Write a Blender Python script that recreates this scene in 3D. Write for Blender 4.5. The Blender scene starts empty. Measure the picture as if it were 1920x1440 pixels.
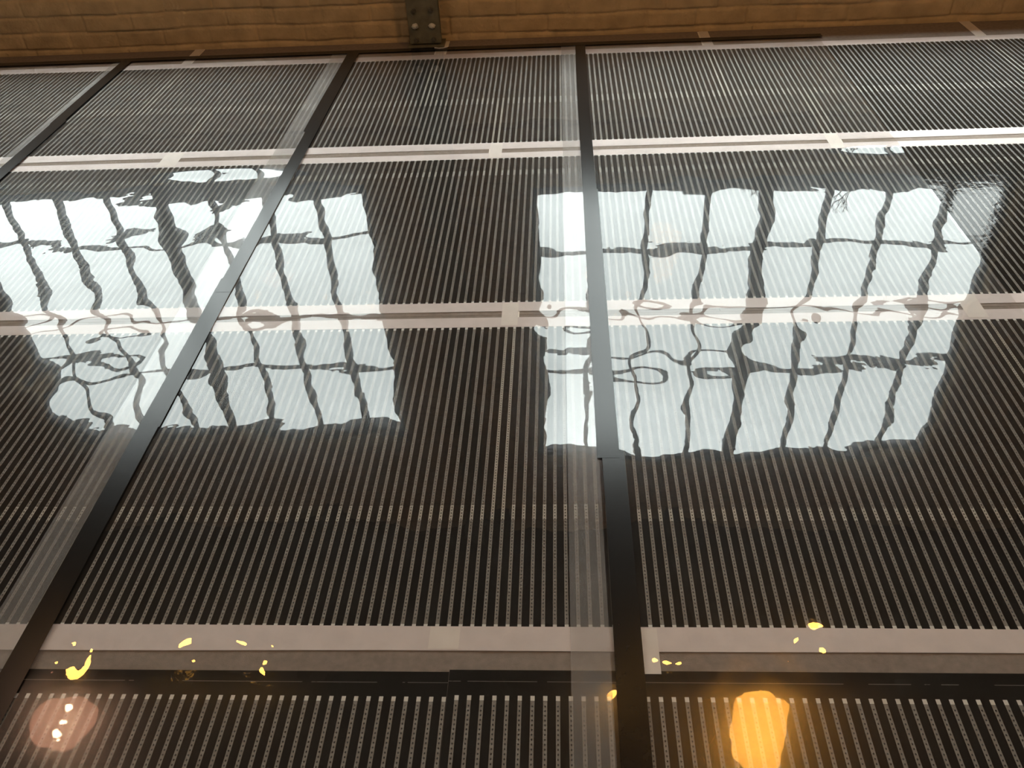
import bpy, bmesh, math, random
import numpy as np
from mathutils import Matrix, Vector

C = bpy.context.scene.collection
sc = bpy.context.scene

# ------------------------------------------------------------------ camera, world, exposure
F_PX = 1638.5
PITCH, ROLL, YAW = math.radians(38.54), math.radians(-3.48), math.radians(-4.40)
CAM = Vector((0.138, 0.0, 1.410))
fw = Vector((math.sin(YAW)*math.cos(PITCH), math.cos(YAW)*math.cos(PITCH), -math.sin(PITCH)))
rt = fw.cross(Vector((0, 0, 1))).normalized()
up = rt.cross(fw)
r2 = math.cos(ROLL)*rt + math.sin(ROLL)*up
u2 = -math.sin(ROLL)*rt + math.cos(ROLL)*up
cd = bpy.data.cameras.new('camera')
cam = bpy.data.objects.new('camera', cd)
C.objects.link(cam)
m = Matrix((r2, u2, -fw)).transposed().to_4x4()
m.translation = CAM
cam.matrix_world = m
cd.sensor_fit = 'HORIZONTAL'
cd.sensor_width = 36
cd.lens = F_PX/1920*36
cd.clip_start = 0.02
sc.camera = cam

SKY = 9.0
world = bpy.data.worlds.new('overcast_sky')
sc.world = world
world.use_nodes = True
wn = world.node_tree.nodes
wn['Background'].inputs[0].default_value = (0.93, 0.985, 0.985, 1)
# overcast sky: brighter overhead than low down
wl = world.node_tree.links
tc = wn.new('ShaderNodeTexCoord'); sx = wn.new('ShaderNodeSeparateXYZ'); wl.new(tc.outputs['Generated'], sx.inputs[0])
mr = wn.new('ShaderNodeMapRange'); wl.new(sx.outputs[2], mr.inputs[0])
mr.inputs[1].default_value = 0.50; mr.inputs[2].default_value = 0.95
pw = wn.new('ShaderNodeMath'); pw.operation = 'POWER'; wl.new(mr.outputs[0], pw.inputs[0]); pw.inputs[1].default_value = 3.0
ma = wn.new('ShaderNodeMath'); ma.operation = 'MULTIPLY_ADD'; wl.new(pw.outputs[0], ma.inputs[0])
ma.inputs[1].default_value = SKY*10.0; ma.inputs[2].default_value = SKY
wl.new(ma.outputs[0], wn['Background'].inputs[1])
try:
    world.cycles.sampling_method = 'MANUAL'
    world.cycles.sample_map_resolution = 64
except Exception:
    pass
sc.view_settings.view_transform = 'Standard'
sc.view_settings.look = 'None'
sc.view_settings.exposure = 0.0
sc.view_settings.gamma = 1.0
sc.view_settings.use_curve_mapping = False
sc.cycles.transparent_max_bounces = 16
sc.cycles.max_bounces = 8
sc.cycles.sample_clamp_indirect = 6.0
sc.cycles.caustics_reflective = False
sc.cycles.caustics_refractive = False

# ------------------------------------------------------------------ helpers
def tag(o, label=None, cat=None, group=None, kind=None):
    if label: o['label'] = label
    if cat: o['category'] = cat
    if group: o['group'] = group
    if kind: o['kind'] = kind
    return o

def obj(name, bm, mat, parent=None, smooth=False, loc=None):
    me = bpy.data.meshes.new(name)
    bm.to_mesh(me); bm.free()
    if mat: me.materials.append(mat)
    o = bpy.data.objects.new(name, me)
    C.objects.link(o)
    if smooth:
        me.polygons.foreach_set('use_smooth', [True]*len(me.polygons))
    if parent: o.parent = parent
    if loc: o.location = loc
    return o

def empty(name, loc):
    o = bpy.data.objects.new(name, None)
    C.objects.link(o)
    o.location = loc
    o.empty_display_size = 0.05
    return o

def box(bm, x0, x1, y0, y1, z0, z1):
    vs = [bm.verts.new((x, y, z)) for z in (z0, z1) for y in (y0, y1) for x in (x0, x1)]
    for f in ((0, 2, 3, 1), (4, 5, 7, 6), (0, 1, 5, 4), (2, 6, 7, 3), (0, 4, 6, 2), (1, 3, 7, 5)):
        bm.faces.new([vs[i] for i in f])

def tube(bm, p0, p1, r0, r1=None, n=12, caps=True):
    r1 = r0 if r1 is None else r1
    p0, p1 = Vector(p0), Vector(p1)
    d = (p1-p0).normalized()
    a = d.orthogonal().normalized(); b = d.cross(a)
    A = [bm.verts.new(p0+r0*(math.cos(t)*a+math.sin(t)*b)) for t in [2*math.pi*i/n for i in range(n)]]
    B = [bm.verts.new(p1+r1*(math.cos(t)*a+math.sin(t)*b)) for t in [2*math.pi*i/n for i in range(n)]]
    for i in range(n):
        bm.faces.new((A[i], A[(i+1) % n], B[(i+1) % n], B[i]))
    if caps:
        bm.faces.new(A[::-1]); bm.faces.new(B)

def lathe(bm, prof, c=(0, 0, 0), n=32):
    rings = []
    for r, z in prof:
        if r < 1e-6:
            rings.append([bm.verts.new((c[0], c[1], c[2]+z))])
        else:
            rings.append([bm.verts.new((c[0]+r*math.cos(2*math.pi*i/n), c[1]+r*math.sin(2*math.pi*i/n), c[2]+z)) for i in range(n)])
    for A, B in zip(rings, rings[1:]):
        for i in range(n):
            j = (i+1) % n
            if len(A) == 1: bm.faces.new((A[0], B[i], B[j]))
            elif len(B) == 1: bm.faces.new((A[i], B[0], A[j]))
            else: bm.faces.new((A[i], B[i], B[j], A[j]))

def grid_mesh(name, xs, ys, Z, mat, parent=None, flip=False, axes='xy', off=0.0):
    """Height field on a grid; axes 'xy' -> z=Z, 'xz' -> y=off+Z."""
    nx, ny = len(xs), len(ys)
    X, Y = np.meshgrid(xs, ys)
    if axes == 'xy':
        co = np.stack([X, Y, Z], -1).reshape(-1, 3)
    else:
        co = np.stack([X, off+Z, Y], -1).reshape(-1, 3)
    idx = np.arange(nx*ny).reshape(ny, nx)
    q = np.stack([idx[:-1, :-1], idx[:-1, 1:], idx[1:, 1:], idx[1:, :-1]], -1).reshape(-1, 4)
    me = bpy.data.meshes.new(name)
    me.vertices.add(len(co)); me.vertices.foreach_set('co', co.ravel())
    me.loops.add(q.size); me.loops.foreach_set('vertex_index', q.ravel().astype(np.int32))
    me.polygons.add(len(q)); me.polygons.foreach_set('loop_start', np.arange(0, q.size, 4, dtype=np.int32))
    me.update(); me.validate()
    me.polygons.foreach_set('use_smooth', [True]*len(me.polygons))
    me.materials.append(mat)
    o = bpy.data.objects.new(name, me)
    C.objects.link(o)
    if parent: o.parent = parent
    return o

class Waves:
    """Sum of random cosines: a smooth band-limited height field with a given rms slope."""
    def __init__(s, seed, lmin, lmax, slope, n=48, ax=1.0):
        r = np.random.RandomState(seed)
        lam = np.exp(r.uniform(np.log(lmin), np.log(lmax), n))
        th = r.uniform(0, 2*np.pi, n)
        s.kx = 2*np.pi/lam*np.cos(th)*ax; s.ky = 2*np.pi/lam*np.sin(th)
        s.ph = r.uniform(0, 2*np.pi, n)
        k = np.hypot(s.kx, s.ky)
        s.a = slope*np.sqrt(2.0/n)*1.0/k
    def __call__(s, X, Y):
        out = np.zeros_like(X)
        for kx, ky, ph, a in zip(s.kx, s.ky, s.ph, s.a):
            out += a*np.cos(kx*X+ky*Y+ph)
        return out

# ------------------------------------------------------------------ materials
class NT:
    def __init__(s, name):
        s.m = bpy.data.materials.new(name); s.m.use_nodes = True
        s.t = s.m.node_tree; s.t.nodes.clear()
        s.out = s.t.nodes.new('ShaderNodeOutputMaterial')
    def n(s, typ, **kw):
        nd = s.t.nodes.new(typ)
        for k, v in kw.items():
            if k.startswith('i_'):
                key = k[2:]
                key = int(key) if key.isdigit() else key.replace('_', ' ')
                s.set(nd.inputs[key], v)
            else: setattr(nd, k, v)
        return nd
    def set(s, inp, v):
        if hasattr(v, 'is_output'): s.t.links.new(v, inp)
        elif isinstance(v, bpy.types.Node): s.t.links.new(v.outputs[0], inp)
        elif isinstance(v, (tuple, list)) and len(v) == 3 and inp.type == 'RGBA': inp.default_value = (*v, 1)
        else: inp.default_value = v
    def M(s, op, a, b=0.0, c=0.0):
        nd = s.t.nodes.new('ShaderNodeMath'); nd.operation = op
        s.set(nd.inputs[0], a); s.set(nd.inputs[1], b); s.set(nd.inputs[2], c)
        return nd.outputs[0]
    def mix(s, f, a, b):
        nd = s.t.nodes.new('ShaderNodeMixShader')
        s.set(nd.inputs[0], f); s.t.links.new(a.outputs[0], nd.inputs[1]); s.t.links.new(b.outputs[0], nd.inputs[2])
        return nd
    def cmix(s, f, a, b):
        nd = s.t.nodes.new('ShaderNodeMix'); nd.data_type = 'RGBA'
        s.set(nd.inputs[0], f); s.set(nd.inputs[6], a); s.set(nd.inputs[7], b)
        return nd.outputs[2]
    def pos(s):
        g = s.n('ShaderNodeNewGeometry')
        sp = s.n('ShaderNodeSeparateXYZ', i_0=g.outputs['Position'])
        return g.outputs['Position'], sp.outputs[0], sp.outputs[1], sp.outputs[2]
    def noise(s, vec, scale, detail=2.0, rough=0.5):
        nd = s.n('ShaderNodeTexNoise', i_Scale=scale, i_Detail=detail, i_Roughness=rough)
        s.set(nd.inputs['Vector'], vec)
        return nd.outputs[0]
    def ramp(s, v, stops):
        nd = s.n('ShaderNodeValToRGB', i_0=v)
        e = nd.color_ramp.elements
        while len(e) < len(stops): e.new(0.5)
        for k, (p_, c_) in zip(e, stops):
            k.position = p_; k.color = (*c_, 1)
        return nd.outputs[0]
    def schlick(s, f0=0.04):
        g = s.n('ShaderNodeNewGeometry')
        d = s.n('ShaderNodeVectorMath', operation='DOT_PRODUCT'); s.set(d.inputs[0], g.outputs['Normal']); s.set(d.inputs[1], g.outputs['Incoming'])
        c = s.M('SUBTRACT', 1.0, s.M('ABSOLUTE', d.outputs['Value']))
        return s.M('ADD', f0, s.M('MULTIPLY', s.M('POWER', c, 5.0), 1-f0))
    def done(s, sh):
        s.t.links.new(sh.outputs[0], s.out.inputs[0])
        return s.m

def simple(name, col, rough=0.6, spec=0.5, metal=0.0, var=0.0, scale=30, bump=0.0, bscale=200):
    t = NT(name)
    b = t.n('ShaderNodeBsdfPrincipled', i_Roughness=rough, i_Metallic=metal)
    b.inputs['Specular IOR Level'].default_value = spec
    P_, x, y, z = t.pos()
    if var:
        f = t.noise(P_, scale, 4)
        lo = tuple(c*(1-var) for c in col); hi = tuple(min(1, c*(1+var)) for c in col)
        t.set(b.inputs[0], t.ramp(f, [(0.3, lo), (0.7, hi)]))
    else:
        t.set(b.inputs[0], col)
    if bump:
        nb = t.n('ShaderNodeBump', i_Strength=1.0, i_Distance=bump, i_Height=t.noise(P_, bscale, 3))
        t.set(b.inputs['Normal'], nb)
    return t.done(b)

PITCH_BAR = 0.0227
def film_mat(name, off, yn, yf):
    """carbon bars between busbars at y=yn and y=yf, translucent dotted gaps between the bars"""
    t = NT(name)
    P_, x, y, z = t.pos()
    u = t.M('SUBTRACT', t.M('FRACT', t.M('ADD', t.M('DIVIDE', t.M('SUBTRACT', x, off), PITCH_BAR), 200.5)), 0.5)
    au = t.M('ABSOLUTE', u)
    gap = t.M('LESS_THAN', au, 0.165)
    inb = t.M('MULTIPLY', t.M('GREATER_THAN', y, yn), t.M('LESS_THAN', y, yf))
    gap = t.M('MULTIPLY', gap, inb)
    sq = t.M('MAXIMUM', t.M('LESS_THAN', y, yn+0.0095), t.M('GREATER_THAN', y, yf-0.0095))
    sq = t.M('MULTIPLY', sq, gap)
    v = t.M('MULTIPLY', t.M('SUBTRACT', t.M('FRACT', t.M('DIVIDE', y, 0.0089)), 0.5), 0.0089)
    ux = t.M('MULTIPLY', u, PITCH_BAR)
    d2 = t.M('SQRT', t.M('ADD', t.M('POWER', t.M('DIVIDE', ux, 0.0014), 2), t.M('POWER', t.M('DIVIDE', v, 0.0018), 2)))
    edge_ok = t.M('MULTIPLY', t.M('GREATER_THAN', y, yn+0.017), t.M('LESS_THAN', y, yf-0.017))
    dot = t.M('MULTIPLY', t.M('MULTIPLY', t.M('LESS_THAN', d2, 1.0), edge_ok), gap)
    # narrow pale grey busbar line down the middle of each black edge
    b1 = t.M('LESS_THAN', t.M('ABSOLUTE', t.M('SUBTRACT', y, yf+0.0285)), 0.0006)
    b1 = t.M('MULTIPLY', b1, t.M('GREATER_THAN', t.noise(P_, 14, 3), 0.42))
    black = t.n('ShaderNodeBsdfDiffuse', i_Color=t.cmix(b1, t.ramp(t.noise(P_, 8, 3), [(0.3, (0.009, 0.0085, 0.0078)), (0.7, (0.014, 0.013, 0.012))]), (0.16, 0.15, 0.14)))
    tr = t.n('ShaderNodeBsdfTransparent', i_Color=(0.94, 0.93, 0.90))
    milk = t.n('ShaderNodeBsdfDiffuse', i_Color=t.cmix(t.M('GREATER_THAN', t.noise(P_, 900, 0), 0.5), (0.38, 0.385, 0.38), (0.52, 0.525, 0.515)))
    clear = t.mix(0.27, tr, milk)
    silver = t.n('ShaderNodeBsdfDiffuse', i_Color=(0.60, 0.58, 0.53))
    gs = t.mix(sq, clear, silver)
    gs = t.mix(dot, gs, t.n('ShaderNodeBsdfDiffuse', i_Color=(0.03, 0.03, 0.028)))
    body = t.mix(gap, black, gs)
    nb = t.n('ShaderNodeBump', i_Strength=1.0, i_Distance=0.0006, i_Height=t.noise(P_, 22, 3, 0.55))
    gl = t.n('ShaderNodeBsdfGlossy', i_Roughness=0.06, i_Normal=nb)
    gl2 = t.n('ShaderNodeBsdfGlossy', i_Roughness=0.34)
    g = t.mix(t.M('ADD', 0.06, t.M('MULTIPLY', t.M('LESS_THAN', x, 1.393), 0.34)), gl, gl2)
    fr = t.schlick(0.03)
    return t.done(t.mix(t.M('MULTIPLY', fr, t.M('SUBTRACT', 0.75, t.M('MULTIPLY', t.M('LESS_THAN', x, 1.393), 0.35))), body, g))

def sheet_mat(name, xl):
    """thin clear polythene; the strip from its left edge to the seam is doubled, dusty and duller"""
    t = NT(name)
    P_, x, y, z = t.pos()
    lap = t.M('LESS_THAN', x, xl)
    n1 = t.noise(P_, 5, 4, 0.6)
    n2 = t.noise(P_, 60, 3, 0.6)
    nb = t.n('ShaderNodeBump', i_Strength=1.0, i_Distance=0.00008, i_Height=t.noise(P_, 26, 1.5, 0.5))
    clear = t.n('ShaderNodeBsdfTransparent', i_Color=(0.965, 0.965, 0.96))
    sharp = t.n('ShaderNodeBsdfGlossy', i_Roughness=0.0, i_Normal=nb)
    haze = t.n('ShaderNodeBsdfGlossy', i_Roughness=0.18)
    dust = t.n('ShaderNodeBsdfDiffuse', i_Color=(0.62, 0.61, 0.60))
    dfac = t.M('ADD', t.M('MULTIPLY', t.M('MULTIPLY', n1, n2), 0.022), 0.001)
    dfac = t.M('ADD', dfac, t.M('MULTIPLY', lap, t.M('ADD', 0.07, t.M('MULTIPLY', n1, 0.18))))
    scuff = t.n('ShaderNodeMapRange', i_0=y, i_1=0.905, i_2=0.865, i_3=0.0, i_4=0.55)   # scuffed walking end of the sheet
    hz = t.M('ADD', t.M('ADD', 0.13, scuff.outputs[0]), t.M('MULTIPLY', lap, 0.22))
    fr = t.schlick(0.04)
    f = t.M('MULTIPLY', t.M('ADD', fr, 0.012), 1.26)
    refl = t.mix(hz, sharp, haze)
    a = t.mix(dfac, clear, dust)
    return t.done(t.mix(f, a, refl))

M = {}
M['underlay'] = simple('grey_foam_underlay', (0.245, 0.20, 0.168), 0.85, 0.2, var=0.12, scale=60, bump=0.0006, bscale=400)
M['joint'] = simple('pale_joint_tape', (0.86, 0.80, 0.70), 0.5, 0.4, var=0.08, scale=18)
M['white_tape'] = simple('white_paper_tape', (0.62, 0.54, 0.51), 0.55, 0.35, var=0.05, scale=25, bump=0.0003, bscale=90)
M['patch'] = simple('cream_tape_patch', (0.69, 0.62, 0.56), 0.55, 0.35, var=0.04, scale=25)
M['black_tape'] = simple('black_cloth_tape', (0.008, 0.0075, 0.007), 0.20, 0.28, var=0.2, scale=40, bump=0.00006, bscale=160)
M['steel'] = simple('olive_painted_steel', (0.15, 0.135, 0.085), 0.55, 0.4, var=0.25, scale=20, bump=0.001, bscale=60)
M['bolt'] = simple('dark_bolt', (0.09, 0.08, 0.055), 0.5, 0.5, var=0.2)
M['smudge'] = simple('white_paint_splash', (0.75, 0.72, 0.64), 0.7, 0.3, var=0.25, scale=300, bump=0.002, bscale=500)
M['white_wire'] = simple('white_plastic', (0.75, 0.73, 0.68), 0.4, 0.5)
M['frame'] = simple('grey_blue_window_paint', (0.11, 0.115, 0.135), 0.6, 0.3)
M['ceiling'] = simple('dark_stained_ceiling_boards', (0.065, 0.046, 0.03), 0.8, 0.2, var=0.3, scale=4)
M['plaster'] = simple('brown_wall', (0.13, 0.09, 0.06), 0.85, 0.2, var=0.2, scale=3)
M['slab'] = simple('concrete_slab', (0.20, 0.18, 0.16), 0.9, 0.2, var=0.2, scale=6)
M['bark'] = simple('bare_twigs', (0.05, 0.045, 0.035), 0.9, 0.1)
M['cord'] = simple('black_cord', (0.02, 0.02, 0.02), 0.5, 0.4)
M['brass'] = simple('brass_lamp_socket', (0.45, 0.28, 0.10), 0.35, 0.5, metal=1.0)

def brick_mat():
    t = NT('tan_painted_brick')
    P_, x, y, z = t.pos()
    v = t.n('ShaderNodeCombineXYZ', i_0=x, i_1=z, i_2=0.0)
    nz = t.n('ShaderNodeTexNoise', i_Scale=9.0, i_Detail=3.0); t.set(nz.inputs['Vector'], P_)
    vs = t.n('ShaderNodeVectorMath', operation='SCALE'); t.set(vs.inputs[0], nz.outputs[1]); vs.inputs['Scale'].default_value = 0.015
    va = t.n('ShaderNodeVectorMath', operation='ADD'); t.set(va.inputs[0], v); t.set(va.inputs[1], vs)
    br = t.n('ShaderNodeTexBrick', i_Scale=1.0, i_Mortar_Size=0.006)
    br.inputs['Brick Width'].default_value = 0.245; br.inputs['Row Height'].default_value = 0.0825
    br.inputs['Mortar Smooth'].default_value = 0.4
    t.set(br.inputs['Vector'], va)
    br.inputs['Color1'].default_value = (0.46, 0.31, 0.165, 1)
    br.inputs['Color2'].default_value = (0.42, 0.30, 0.165, 1)
    br.inputs['Mortar'].default_value = (0.30, 0.20, 0.11, 1)
    dirt = t.noise(P_, 3, 5, 0.65)
    col = t.cmix(t.ramp(dirt, [(0.35, (0, 0, 0)), (0.7, (0.5, 0.5, 0.5))]), br.outputs[0], (0.20, 0.12, 0.06))
    b = t.n('ShaderNodeBsdfPrincipled', i_Roughness=0.8, i_Base_Color=col)
    b.inputs['Specular IOR Level'].default_value = 0.2
    h = t.M('ADD', t.M('MULTIPLY', t.M('SUBTRACT', 1.0, br.outputs[1]), 0.6), t.M('MULTIPLY', t.noise(P_, 60, 4, 0.6), 0.35))
    nb = t.n('ShaderNodeBump', i_Strength=0.7, i_Distance=0.004, i_Height=h)
    t.set(b.inputs['Normal'], nb)
    return t.done(b)
M['brick'] = brick_mat()

M['brick_paint'] = simple('tan_brick_paint', (0.54, 0.40, 0.225), 0.75, 0.25, var=0.18, scale=10, bump=0.004, bscale=70)
def glass_mat():
    t = NT('window_glass')
    fr = t.schlick(0.04)
    return t.done(t.mix(fr, t.n('ShaderNodeBsdfTransparent', i_Color=(0.95, 0.97, 0.96)), t.n('ShaderNodeBsdfGlossy', i_Roughness=0.02)))
M['glass'] = glass_mat()

def glow_mat(name, col, strength):
    t = NT(name)
    return t.done(t.n('ShaderNodeEmission', i_Color=col, i_Strength=strength))

# ------------------------------------------------------------------ room shell
WALL_Y, XL, XR, YB, ZC = 4.615, -6.2, 5.6, -3.0, 3.7
bm = bmesh.new(); box(bm, XL, XR, YB, WALL_Y+0.8, -0.20, -0.006)
tag(obj('floor', bm, M['slab']), kind='structure')
bm = bmesh.new(); box(bm, XL, XR, YB, WALL_Y+0.3, ZC, ZC+0.2)
for i in range(9):
    xb = XL+0.6+i*1.3
    box(bm, xb, xb+0.12, YB+.01, WALL_Y-.01, ZC-0.16, ZC-0.001)
tag(obj('ceiling', bm, M['ceiling']), kind='structure')
bm = bmesh.new(); box(bm, XL-0.2, XL, YB, WALL_Y, -0.2, ZC)
tag(obj('wall_left', bm, M['brick']), kind='structure')
bm = bmesh.new(); box(bm, XR, XR+0.2, YB, WALL_Y, -0.2, ZC)
tag(obj('wall_right', bm, M['brick']), kind='structure')
bm = bmesh.new(); box(bm, XL-0.2, XR+0.2, YB-0.2, YB, -0.2, ZC)
tag(obj('wall_front', bm, M['plaster']), kind='structure')

WIN = [(-3.56, -0.995, 0.855, 2.80, [1.20, 1.79, 2.20]), (-0.045, 2.71, 0.895, 3.05, [1.32, 1.80, 2.23])]
# back wall: openings cut as blocks, low strip carries real brick relief
bm = bmesh.new()
T = WALL_Y+0.135
ZR = 0.46
box(bm, XL, XR, WALL_Y+0.02, T, -0.2, ZR)
xs_ = [XL, WIN[0][0], WIN[0][1], WIN[1][0], WIN[1][1], XR]
for a, b in ((0, 1), (2, 3), (4, 5)):
    box(bm, xs_[a], xs_[b], WALL_Y, T, ZR, ZC)
for w in WIN:
    box(bm, w[0], w[1], WALL_Y, T, ZR, w[2]-0.06)
    box(bm, w[0], w[1], WALL_Y, T, w[3], ZC)
wall_back = tag(obj('wall_back', bm, M['brick']), kind='structure')
# brick relief strip near the floor
xs = np.arange(-3.6, 3.2001, 0.006); zs = np.arange(-0.006, ZR+0.001, 0.005)
X, Z = np.meshgrid(xs, zs)
w1 = Waves(5, 0.05, 0.5, 0.06)(X, Z); w2 = Waves(6, 0.015, 0.06, 0.10)(X, Z)
zz = Z + 0.5*w1 + 0.003*np.sin(X*5); row = np.floor((zz+0.0575)/0.0825)
fr_ = (zz+0.0575)/0.0825-row
rr = np.random.RandomState(3); ro = rr.uniform(0, 1, 40); bo = rr.uniform(-0.004, 0.004, (40, 60))
bx = (X+4)/0.25 + ro[row.astype(int)] + 0.6*w1
fx = bx-np.floor(bx)
dz = np.minimum(fr_, 1-fr_)*0.0825; dx = np.minimum(fx, 1-fx)*0.25
jd = np.exp(-(dz/0.0065)**2) + 0.75*np.exp(-(dx/0.006)**2)
jd = np.clip(jd, 0, 1)*(0.75+0.25*np.sin(X*9+row))
out = -(1-jd)*0.012 + 0.55*w2 + bo[row.astype(int) % 40, np.floor(bx).astype(int) % 60]
o = grid_mesh('wall_back_bricks', xs, zs, 0.006+out, M['brick_paint'], axes='xz', off=WALL_Y)
o.parent = wall_back; o.name = 'brick_courses'

# windows
for k, (x0, x1, z0, z1, trs) in enumerate(WIN):
    yf0, yf1 = 4.685, 4.735
    wr = empty('window_%d' % (k+1), ((x0+x1)/2, 4.70, z0))
    tag(wr, kind='structure')
    wr.location = (0, 0, 0)
    bm = bmesh.new()
    for a in ((x0, x0+0.045, z0, z1), (x1-0.045, x1, z0, z1), (x0, x1, z0, z0+0.045), (x0, x1, z1-0.045, z1)):
        box(bm, a[0], a[1], yf0, yf1, a[2], a[3])
    obj('window_frame', bm, M['frame'], wr)
    bm = bmesh.new()
    n = 8
    wl = [0.030, 0.030, 0.034, 0.075, 0.036, 0.028, 0.036] if k else [0.026, 0.032, 0.030, 0.080, 0.032, 0.032, 0.038]
    for i in range(1, n):
        xm = x0+(x1-x0)*i/n
        box(bm, xm-wl[i-1]/2, xm+wl[i-1]/2, yf0+.004, yf1-.004, z0+0.04, z1-0.04)
    for j, zt in enumerate(trs):
        h = 0.030
        box(bm, x0+.04, x1-.04, yf0+.008, yf1-.008, zt-h/2, zt+h/2)
    obj('glazing_bars', bm, M['frame'], wr)
    bm = bmesh.new(); box(bm, x0+.04, x1-.04, 4.708, 4.712, z0+.04, z1-.04)
    obj('glass_pane', bm, M['glass'], wr)
    bm = bmesh.new(); box(bm, x0, x1, WALL_Y-0.02, T, z0-0.062, z0-0.05)
    obj('window_sill', bm, M['frame'], wr)

# ------------------------------------------------------------------ steel post with bolted splice plate
post = tag(empty('steel_post', (-0.54, 4.55, 0)), 'olive painted steel post bolted against the tan brick wall', 'post')
def pbm(*boxes):
    b_ = bmesh.new()
    for q in boxes: box(b_, *q)
    return b_
o = obj('post_column', pbm((-0.072, 0.072, -0.035, -0.025, 0, ZC-0.002), (-0.008, 0.008, -0.026, 0.036, 0, ZC-0.002), (-0.072, 0.072, 0.036, 0.046, 0, ZC-0.002)), M['steel'], post)
b_ = bmesh.new(); box(b_, -0.079, 0.079, -0.049, -0.036, 0.022, 0.42)
bmesh.ops.bevel(b_, geom=b_.edges[:], offset=0.002, segments=2, affect='EDGES')
obj('splice_plate', b_, M['steel'], post)
b_ = bmesh.new(); box(b_, -0.092, 0.092, -0.056, 0.05, 0.0005, 0.014)
obj('base_plate', b_, M['steel'], post)
def bolt(x, z, white):
    b_ = bmesh.new()
    tube(b_, (x, -0.049, z), (x, -0.058, z), 0.013, 0.013, 6)
    tube(b_, (x, -0.058, z), (x, -0.066, z), 0.007, 0.006, 10)
    bo_ = obj('bolt', b_, M['bolt'], post)
    if white:
        b_ = bmesh.new()
        bmesh.ops.create_icosphere(b_, subdivisions=3, radius=1)
        r_ = random.Random(int(x*1000))
        for v_ in b_.verts:
            s_ = 1+0.35*math.sin(v_.co.x*7+v_.co.z*9+x*50)*math.cos(v_.co.y*6+v_.co.z*5)
            v_.co = Vector((v_.co.x*0.0155*s_, v_.co.y*0.009*s_-0.062, v_.co.z*0.0125*s_)) + Vector((x, 0, z))
        s__ = obj('paint_splash', b_, M['smudge'], bo_, smooth=True)
        s__['label'] = 'white paint crusted on the bolt head'
for (x, z, wht) in ((-0.043, 0.112, 1), (0.043, 0.111, 1), (-0.043, 0.182, 0), (0.043, 0.182, 0), (-0.043, 0.042, 0), (0.043, 0.042, 0), (-0.043, 0.30, 0), (0.043, 0.30, 0)):
    bolt(x, z, wht)

# ------------------------------------------------------------------ underlay boards
rows_ = [(3.750, 4.607, [XL+.5, -4.345, -3.045, -1.745, -0.46, 0.855, 2.15, 3.45, 4.75], 'along the brick wall'),
         (3.025, 3.750, [XL+.5, -4.02, -2.72, -1.42, -0.12, 1.18, 2.48, 3.78, 4.75], 'second row from the brick wall'),
         (2.083, 3.025, [XL+.5, -3.91, -2.61, -1.31, -0.6, 0.58, 1.88, 3.18, 4.75], 'under the window reflections'),
         (1.308, 2.083, [XL+.5, -3.91, -2.61, -1.31, -0.013, 1.277, 2.577, 4.0], 'under near half of window reflections'),
         (0.300, 1.308, [-3.2, -2.05, -0.90, 0.24, 1.38, 2.50], 'row nearest the camera')]
words = ['leftmost', 'second from the left', 'third from the left', 'fourth from the left', 'fifth from the left', 'sixth from the left', 'seventh from the left', 'eighth from the left']
vis = [(-3.0, 2.6), (-2.75, 2.3), (-2.2, 1.85), (-1.9, 1.6), (-1.2, 1.3)]
for ri, (ya, yb, xx, where) in enumerate(rows_):
    seen = [(a, b) for a, b in zip(xx, xx[1:]) if b > vis[ri][0] and a < vis[ri][1]]
    for i, (a, b) in enumerate(seen):
        bm = bmesh.new(); box(bm, a+0.0007, b-0.0007, ya+0.0007, yb-0.0007, -0.0058, 0.0)
        o = obj('underlay_board', bm, M['underlay'])
        tag(o, 'grey foam underlay board, %s, %s' % (where, words[i]), 'underlay board', 'grey foam underlay boards')

def strip(name, mat, x0, x1, y0, y1, z, label, cat, group, th=0.00015, wob=0.0008, seed=1, axis='x', relief=0.0):
    """one length of tape lying flat with a slightly wavering edge"""
    r = random.Random(seed)
    n = max(2, int((x1-x0 if axis == 'x' else y1-y0)/0.05))
    bm = bmesh.new()
    ph = [r.uniform(0, 6.3) for _ in range(6)]
    loops = []
    for i in range(n+1):
        f = i/n
        if axis == 'x':
            s = x0+(x1-x0)*f
            w = wob*(math.sin(s*2.1+ph[0])+0.5*math.sin(s*5.3+ph[1])); w2 = wob*(math.sin(s*2.1+ph[0])+0.5*math.sin(s*4.3+ph[2]))
            p = [(s, y0+w), (s, y1+w2)]
        else:
            s = y0+(y1-y0)*f
            w = wob*(math.sin(s*2.1+ph[0])+0.5*math.sin(s*5.3+ph[1])); w2 = wob*(math.sin(s*2.1+ph[0])+0.5*math.sin(s*4.3+ph[2]))
            p = [(x1+w2, s), (x0+w, s)]
        dz = relief*0.5*(1+math.sin(s*9+ph[3]))
        loops.append([bm.verts.new((p[0][0], p[0][1], z+dz)), bm.verts.new((p[1][0], p[1][1], z+dz)), bm.verts.new((p[1][0], p[1][1], z+th+dz)), bm.verts.new((p[0][0], p[0][1], z+th+dz))])
    for A, B in zip(loops, loops[1:]):
        for k in range(4):
            bm.faces.new((A[k], A[(k+1) % 4], B[(k+1) % 4], B[k]))
    bm.faces.new(loops[0]); bm.faces.new(loops[-1][::-1])
    bmesh.ops.recalc_face_normals(bm, faces=bm.faces[:])
    o = obj(name, bm, mat)
    return tag(o, label, cat, group)

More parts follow.
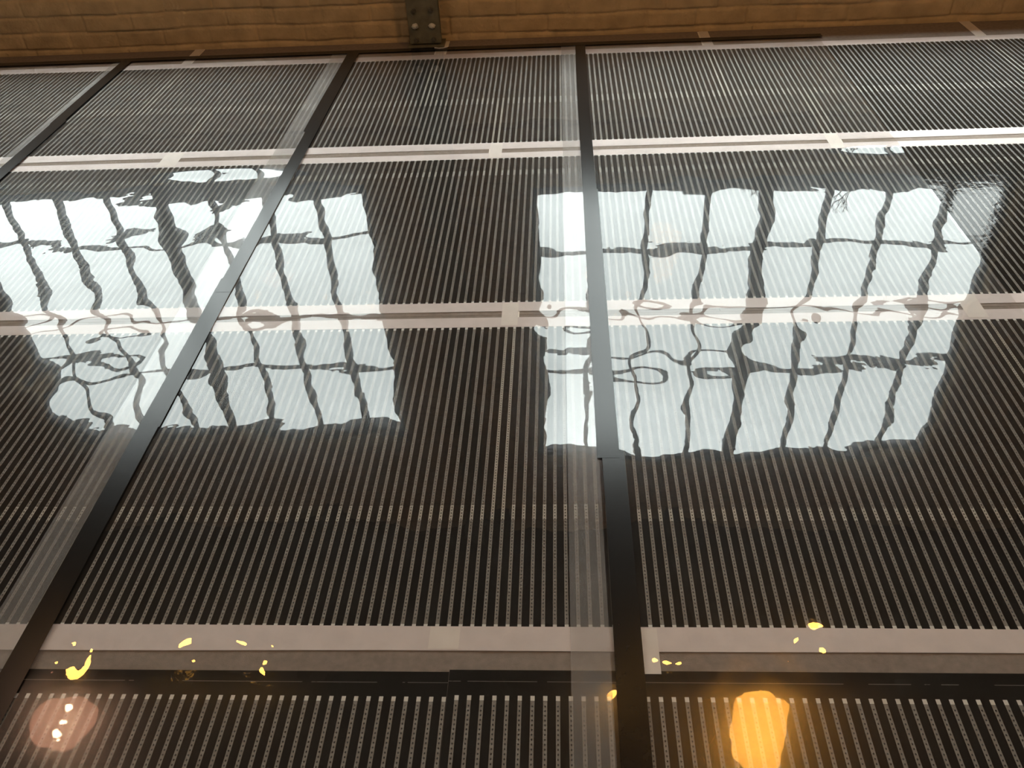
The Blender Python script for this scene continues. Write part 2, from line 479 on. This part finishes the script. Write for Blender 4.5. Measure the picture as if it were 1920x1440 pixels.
# pale tape over the board joints (seen through the clear gaps of the film)
GJ = 'joint tapes on the underlay boards'
JT = [('x', -3.4, 2.7, 3.715, 3.784, 'long pale joint tape showing as bright dashes across the far film'),
      ('x', -2.6, 2.4, 3.004, 3.044, 'long pale joint tape showing as bright dashes just before the second white tape band'),
      ('x', -2.0, 0.25, 1.294, 1.338, 'nearest pale joint tape showing as bright dashes, left of the middle black tape'),
      ('x', 0.20, 1.7, 1.286, 1.322, 'nearest pale joint tape showing as bright dashes, right of the middle black tape')]
for i, (ax, a, b, c, d, lb) in enumerate(JT):
    strip('joint_tape', M['joint'], a, b, c, d, 0.0001, lb, 'tape', GJ, seed=20+i, wob=0.002)
for i, (xc, w, ya, yb, lb) in enumerate([
        (-0.458, 0.060, 3.745, 4.60,  'pale joint tape glimpsed as bright lines in front of the steel post'),
        (0.855, 0.048, 3.745, 4.60,  'pale joint tape running to the wall between two black seam tapes at right'),
        (-1.745, 0.048, 3.745, 4.612,  'pale joint tape running to the wall between the two left black tapes'),
        (2.15, 0.046, 3.745, 4.612,  'pale joint tape running to the wall in the uncovered corner at far right'),
        (-0.120, 0.050, 3.02, 3.75,  'pale joint tape crossing the second white band left of the middle black tape'),
        (-1.417, 0.050, 3.02, 3.75,  'pale joint tape crossing the second white band between the left black tapes'),
        (1.180, 0.050, 3.02, 3.75,  'pale joint tape crossing the second white band right of the middle black tape'),
        (-0.012, 0.046, 1.30, 2.10, 'cream joint tape showing as two warm lines between the window reflections'),
        (1.277, 0.046, 1.30, 2.10,  'pale joint tape crossing the third white band at right')]):
    strip('joint_tape', M['joint'], xc-w/2, xc+w/2, ya, yb, 0.0003, lb, 'tape', GJ, seed=40+i, axis='y', wob=0.001)

# ------------------------------------------------------------------ heating film rolls
films = [('nearest the camera, right length, stepped at its left end', -0.2666, -0.13, 0.8705, -0.18, 0.9225, -0.080, 2.5),
         ('nearest the camera, left length with its plain black edge', -0.2666, -0.13, 0.8670, -0.18, 0.9180, -3.0, -0.0804),
         ('second from the camera, beyond the nearest white band', 0.0, 1.013, 2.022, 0.975, 2.060, -3.6, 2.9),
         ('third from the camera, under the upper half of the window reflections', 0.053, 2.145, 3.155, 2.108, 3.195, -3.6, 3.2),
         ('farthest from the camera, next to the brick wall', -0.1357, 3.292, 4.325, 3.240, 4.362, -3.8, 3.4)]
for i, (lb, off, yn, yf, ya, yb, xa, xb) in enumerate(films):
    mt = film_mat('carbon_film_%d' % i, off, yn, yf)
    bm = bmesh.new(); box(bm, xa, xb, ya, yb, 0.0007, 0.0011)
    o = obj('heating_film', bm, mt)
    tag(o, 'black striped heating film ' + lb, 'heating film', 'carbon heating film lengths')
# the cut edge step in the nearest film is a second, slightly offset overlap strip
# ------------------------------------------------------------------ white tapes along the film edges
GW = 'white tapes along the heating film edges'
for i, (xa, xb, ya, yb, lb) in enumerate([
        (-3.4, 2.9, 4.322, 4.388, 'white tape on the far film edge, nearest the brick wall'),
        (-3.2, 2.7, 3.236, 3.296, 'white tape on the far side of the thin grey gap, second white band'),
        (-3.0, 2.6, 3.151, 3.201, 'white tape on the near side of the thin grey gap, second white band'),
        (-2.6, 2.3, 2.099, 2.147, 'white tape on the far side of the grey gap through the window reflections'),
        (-2.5, 2.2, 2.021, 2.068, 'white tape on the near side of the grey gap through the window reflections'),
        (-2.0, 1.7, 0.980, 1.017, 'upper white tape of the band nearest the camera'),
        (-2.0, 1.7, 0.962, 0.986, 'lower white tape of the band nearest the camera')]):
    strip('white_tape', M['white_tape'], xa, xb, ya, yb, 0.0013+(0.0002 if i == 6 else 0), lb, 'tape', GW, seed=60+i, wob=0.0018)
GP = 'cream tape patches over the board joints'
for i, (xa, xb, ya, yb, lb) in enumerate([
        (-0.479, -0.437, 4.38, 4.428, 'small cream tape patch against the black tape in front of the steel post'),
        (0.838, 0.884, 4.375, 4.600, 'cream tape patch by the brick wall, right of the middle black tape'),
        (-1.772, -1.722, 4.375, 4.612, 'cream tape patch by the brick wall between the two left black tapes'),
        (2.120, 2.172, 4.375, 4.612, 'pale tape patch slanting to the brick wall at the far right'),
        (-0.141, -0.093, 3.158, 3.290, 'cream tape patch bridging the second white band, left of the middle black tape'),
        (-1.455, -1.380, 3.160, 3.290, 'cream tape patch bridging the second white band between the left black tapes'),
        (1.150, 1.200, 3.158, 3.290, 'cream tape patch bridging the second white band at right'),
        (-0.039, 0.008, 2.028, 2.145, 'cream tape patch bridging the grey gap between the two window reflections'),
        (1.245, 1.300, 2.028, 2.145, 'cream tape patch bridging the grey gap right of the right window reflection'),
        (-0.125, -0.067, 0.966, 1.016, 'square cream tape patch on the nearest white band, in the picture middle'),
        (0.262, 0.306, 0.916, 1.014, 'cream tape patch on the nearest white band, touching the middle black tape')]):
    strip('tape_patch', M['patch'], xa, xb, ya, yb, 0.0018, lb, 'tape patch', GP, seed=90+i, wob=0.0006, axis='y')

# ------------------------------------------------------------------ clear plastic sheets
wa = Waves(11, 0.14, 0.45, 0.0042, 60)
wb = Waves(12, 0.06, 0.14, 0.0016, 60)
wc = Waves(13, 0.07, 0.22, 0.020, 60)
wd = Waves(14, 0.10, 0.35, 0.010, 60)
we = Waves(15, 0.05, 0.16, 0.022, 60)
def bump1(t_, s): return np.exp(-(t_/s)**2)
def G(X, Y, cx, cy, sx, sy): return np.exp(-((X-cx)/sx)**2-((Y-cy)/sy)**2)
def sheet_height(X, Y, xl, xr):
    z = wa(X, Y)+wb(X, Y)
    # over the tape bands the sheet rides up and puckers
    calm = 1-0.9*G(X, Y, -0.45, 2.05, 0.40, 0.5)
    z += 0.0007*bump1(Y-2.083, 0.09)*calm
    z += wc(X, Y)*bump1(Y-2.03, 0.085)*calm*0.9
    z += 0.0006*bump1(Y-3.20, 0.07)
    z += we(X, Y)*bump1(Y-0.955, 0.07)*0.8
    # loose puckers
    z += wd(X, Y)*(G(X, Y, -1.25, 1.85, 0.35, 0.35)*1.7 + G(X, Y, -1.2, 2.65, 0.25, 0.25)*1.4 + G(X, Y, 0.42, 1.88, 0.22, 0.14)*1.6 + G(X, Y, 0.12, 1.95, 0.22, 0.25)*1.2
                   + G(X, Y, 1.5, 2.5, 0.2, 0.35)*1.2 + G(X, Y, -2.0, 1.95, 0.4, 0.3)*0.8)
    z += 0.0068*G(X, Y, -1.17, 3.11, 0.26, 0.065) + 0.0060*G(X, Y, 1.32, 3.16, 0.20, 0.06)
    return z
sheets = [(-3.30, -2.065, 'clear plastic sheet at the far left, beyond the left black tape'),
          (-2.138, -0.895, 'clear plastic sheet between the two left black tapes'),
          (-1.005, 0.245, 'clear plastic sheet between the second and the middle black tape'),
          (0.143, 1.393, 'clear plastic sheet right of the middle black tape, ending over bare film')]
tapes_x = [-3.3, -2.10, -0.925, 0.216]
for i, (xl, xr, lb) in enumerate(sheets):
    xs = np.linspace(xl, xr, int((xr-xl)/0.008)+1); ys = np.arange(0.30, 4.462, 0.008)
    X, Y = np.meshgrid(xs, ys)
    Z = sheet_height(X, Y, xl, xr)
    Z = 0.0044+0.0010*i + np.maximum(Z, -0.0022)
    o = grid_mesh('plastic_sheet', xs, ys, Z, sheet_mat('clear_polythene_%d' % i, tapes_x[i] if i else -9))
    tag(o, lb, 'plastic sheet', 'clear plastic sheets over the heating film')

# ------------------------------------------------------------------ black tapes
GB = 'black tapes on the plastic seams'
BT = [('y', -2.100, -2.047, 3.62, 4.450, 'far length of the leftmost black seam tape'),
      ('y', -2.096, -2.040, 2.40, 3.66, 'near length of the leftmost black seam tape'),
      ('y', -0.930, -0.872, 3.45, 4.450, 'far length of the slanting left black seam tape, by the wall'),
      ('y', -0.922, -0.873, 2.22, 3.50, 'second length of the slanting left black seam tape, through the window reflection'),
      ('y', -0.927, -0.873, 1.60, 2.30, 'third length of the slanting left black seam tape, with a lengthwise crease'),
      ('y', -0.928, -0.876, 0.40, 1.64, 'length of the slanting left black seam tape nearest the camera'),
      ('y', 0.211, 0.260, 2.82, 4.440, 'far length of the middle black seam tape, from the wall'),
      ('y', 0.212, 0.264, 1.475, 2.85, 'grey-gleaming length of the middle black seam tape between window panes'),
      ('y', 0.222, 0.274, 0.40, 1.50, 'length of the middle black seam tape nearest the camera'),
      ('x', -3.3, 1.413, 4.430, 4.476, 'black tape running left to right along the wall edge of the plastic')]
for i, (ax, xa, xb, ya, yb, lb) in enumerate(BT):
    strip('black_tape', M['black_tape'], xa, xb, ya, yb, 0.0090+0.0004*(i % 2), lb, 'tape', GB, seed=120+i, axis=ax, wob=0.0013, th=0.0002, relief=0.0006)

# ------------------------------------------------------------------ litter
bm = bmesh.new()
pts = [(-0.492, 4.463, 0.0125), (-0.47, 4.455, 0.0122), (-0.448, 4.457, 0.0122), (-0.428, 4.468, 0.0128)]
for a, b in zip(pts, pts[1:]): tube(bm, a, b, 0.0022, n=8)
tag(obj('wire_offcut', bm, M['white_wire']), 'short bent white wire offcut lying at the foot of the steel post', 'wire')

# ------------------------------------------------------------------ lamps (seen in the sheet)
bulb_m = glow_mat('warm_filament', (1.0, 0.48, 0.09), 50)
hot_m = glow_mat('hot_filament', (1.0, 0.72, 0.42), 160)
shade_m = glow_mat('lit_pink_shade', (1.0, 0.42, 0.27), 9.0)
amber_m = glow_mat('lit_amber_shade', (1.0, 0.42, 0.06), 34.0)
def cord_part(p, z0):
    bm = bmesh.new(); tube(bm, (0, 0, z0), (0, 0, ZC-0.005-p.location.z), 0.004, n=8)
    obj('cord', bm, M['cord'], p)
def bulb_lamp(x, y, z, lb, first=[]):
    p = tag(empty('pendant_bulb', (x, y, z)), lb, 'lamp', 'bare warm bulbs hanging from the ceiling')
    cord_part(p, 0.08)
    bm = bmesh.new(); lathe(bm, [(0, 0.085), (0.016, 0.085), (0.018, 0.04), (0.014, 0.035)], n=16)
    obj('socket', bm, M['brass'], p)
    bm = bmesh.new(); lathe(bm, [(0.012, 0.036), (0.02, 0.02), (0.032, -0.005), (0.033, -0.02), (0.024, -0.042), (0, -0.052)], n=24)
    obj('bulb', bm, bulb_m, p, smooth=True)
for q in [(-2.66, 2.78, 2.85, 'bare warm bulb hanging in front of the left window, leftmost'),
          (-2.02, 2.80, 2.85, 'bare warm bulb hanging in front of the left window, second from the left'),
          (-1.60, 2.82, 2.85, 'bare warm bulb hanging in front of the left window, rightmost'),
          (0.36, 2.62, 2.85, 'bare warm bulb hanging nearest the middle black tape'),
          (0.69, 2.86, 2.85, 'bare warm bulb hanging in front of the right window, left one'),
          (1.50, 3.02, 2.85, 'bare warm bulb hanging in front of the right window, right one')]:
    bulb_lamp(*q)
p = tag(empty('pendant_lamp', (-2.55, 2.42, 2.80)), 'pink glowing dome pendant lamp with three bulbs at the left', 'lamp')
cord_part(p, 0.16)
bm = bmesh.new(); lathe(bm, [(0.02, 0.16), (0.08, 0.13), (0.14, 0.07), (0.17, 0.0), (0.164, 0.0), (0.135, 0.065), (0.075, 0.122), (0.0, 0.15)], n=40)
obj('lamp_shade', bm, shade_m, p, smooth=True)
for dx, dy in ((0.0, 0.09), (0.01, -0.01), (0.0, -0.10)):
    bm = bmesh.new(); bmesh.ops.create_uvsphere(bm, u_segments=16, v_segments=10, radius=0.020)
    obj('bulb', bm, hot_m, p, smooth=True, loc=(dx, dy, 0.02))
p = tag(empty('pendant_lamp', (1.07, 2.34, 2.75)), 'amber glowing cylindrical pendant lamp at the right', 'lamp')
cord_part(p, 0.20)
bm = bmesh.new(); lathe(bm, [(0.02, 0.20), (0.09, 0.18), (0.12, 0.1), (0.12, -0.22), (0.115, -0.22), (0.115, 0.1), (0.08, 0.17), (0, 0.19)], n=32)
obj('lamp_shade', bm, amber_m, p, smooth=True)

# fill lamps added out of view over the photographer; they light the near floor and the foot of the brick wall
lit_m = glow_mat('fill_bulb_glow', (1.0, 0.78, 0.55), 6.0)
M['enamel'] = simple('dark_green_enamel', (0.03, 0.045, 0.035), 0.3, 0.5)
for i, (x, y) in enumerate(((-2.3, 0.5), (0.3, 0.3), (2.7, 0.5))):
    p = tag(empty('pendant_lamp', (x, y, 3.0)), 'added unseen fill lamp in a dark enamel dome over the near floor, ' + ('left one', 'middle one', 'right one')[i], 'lamp', 'added unseen fill lamps over the near floor')
    cord_part(p, 0.16)
    bm = bmesh.new(); lathe(bm, [(0.02, 0.16), (0.06, 0.14), (0.14, 0.07), (0.20, 0.0), (0.195, 0.0), (0.135, 0.065), (0.055, 0.13), (0.0, 0.14)], n=40)
    obj('lamp_shade', bm, M['enamel'], p, smooth=True)
    bm = bmesh.new(); bmesh.ops.create_uvsphere(bm, u_segments=20, v_segments=12, radius=0.045)
    obj('bulb', bm, lit_m, p, smooth=True, loc=(0, 0, 0.03))
    ld = bpy.data.lights.new('fill_light', 'POINT'); ld.energy = 38; ld.color = (1.0, 0.78, 0.58); ld.shadow_soft_size = 0.05
    lo = bpy.data.objects.new('fill_light', ld); C.objects.link(lo); lo.parent = p; lo.location = (0, 0, -0.05)

# two leafless shrubs just outside the right window
def shrub(x, top, seed, lb):
    r = random.Random(seed)
    bm = bmesh.new()
    def grow(p, d, L, rad, depth):
        q = p+d*L
        tube(bm, p, q, rad, rad*0.7, n=5)
        if depth:
            for _ in range(3):
                nd = (d+Vector((r.uniform(-.8, .8), r.uniform(-.4, .4), r.uniform(-.2, .5)))).normalized()
                grow(q, nd, L*r.uniform(0.5, 0.75), rad*0.65, depth-1)
    base = Vector((x, 5.05, -0.006))
    grow(base, Vector((0, 0, 1)), top-0.35, 0.010, 0)
    grow(base+Vector((0, 0, top-0.36)), Vector((0.1, 0, 1)).normalized(), 0.16, 0.006, 4)
    tag(obj('shrub', bm, M['bark']), lb, 'shrub')
shrub(1.28, 1.13, 4, 'bare twiggy shrub outside the right window, at its middle')
shrub(1.88, 1.20, 9, 'bare twiggy shrub outside the right window, right of the middle')
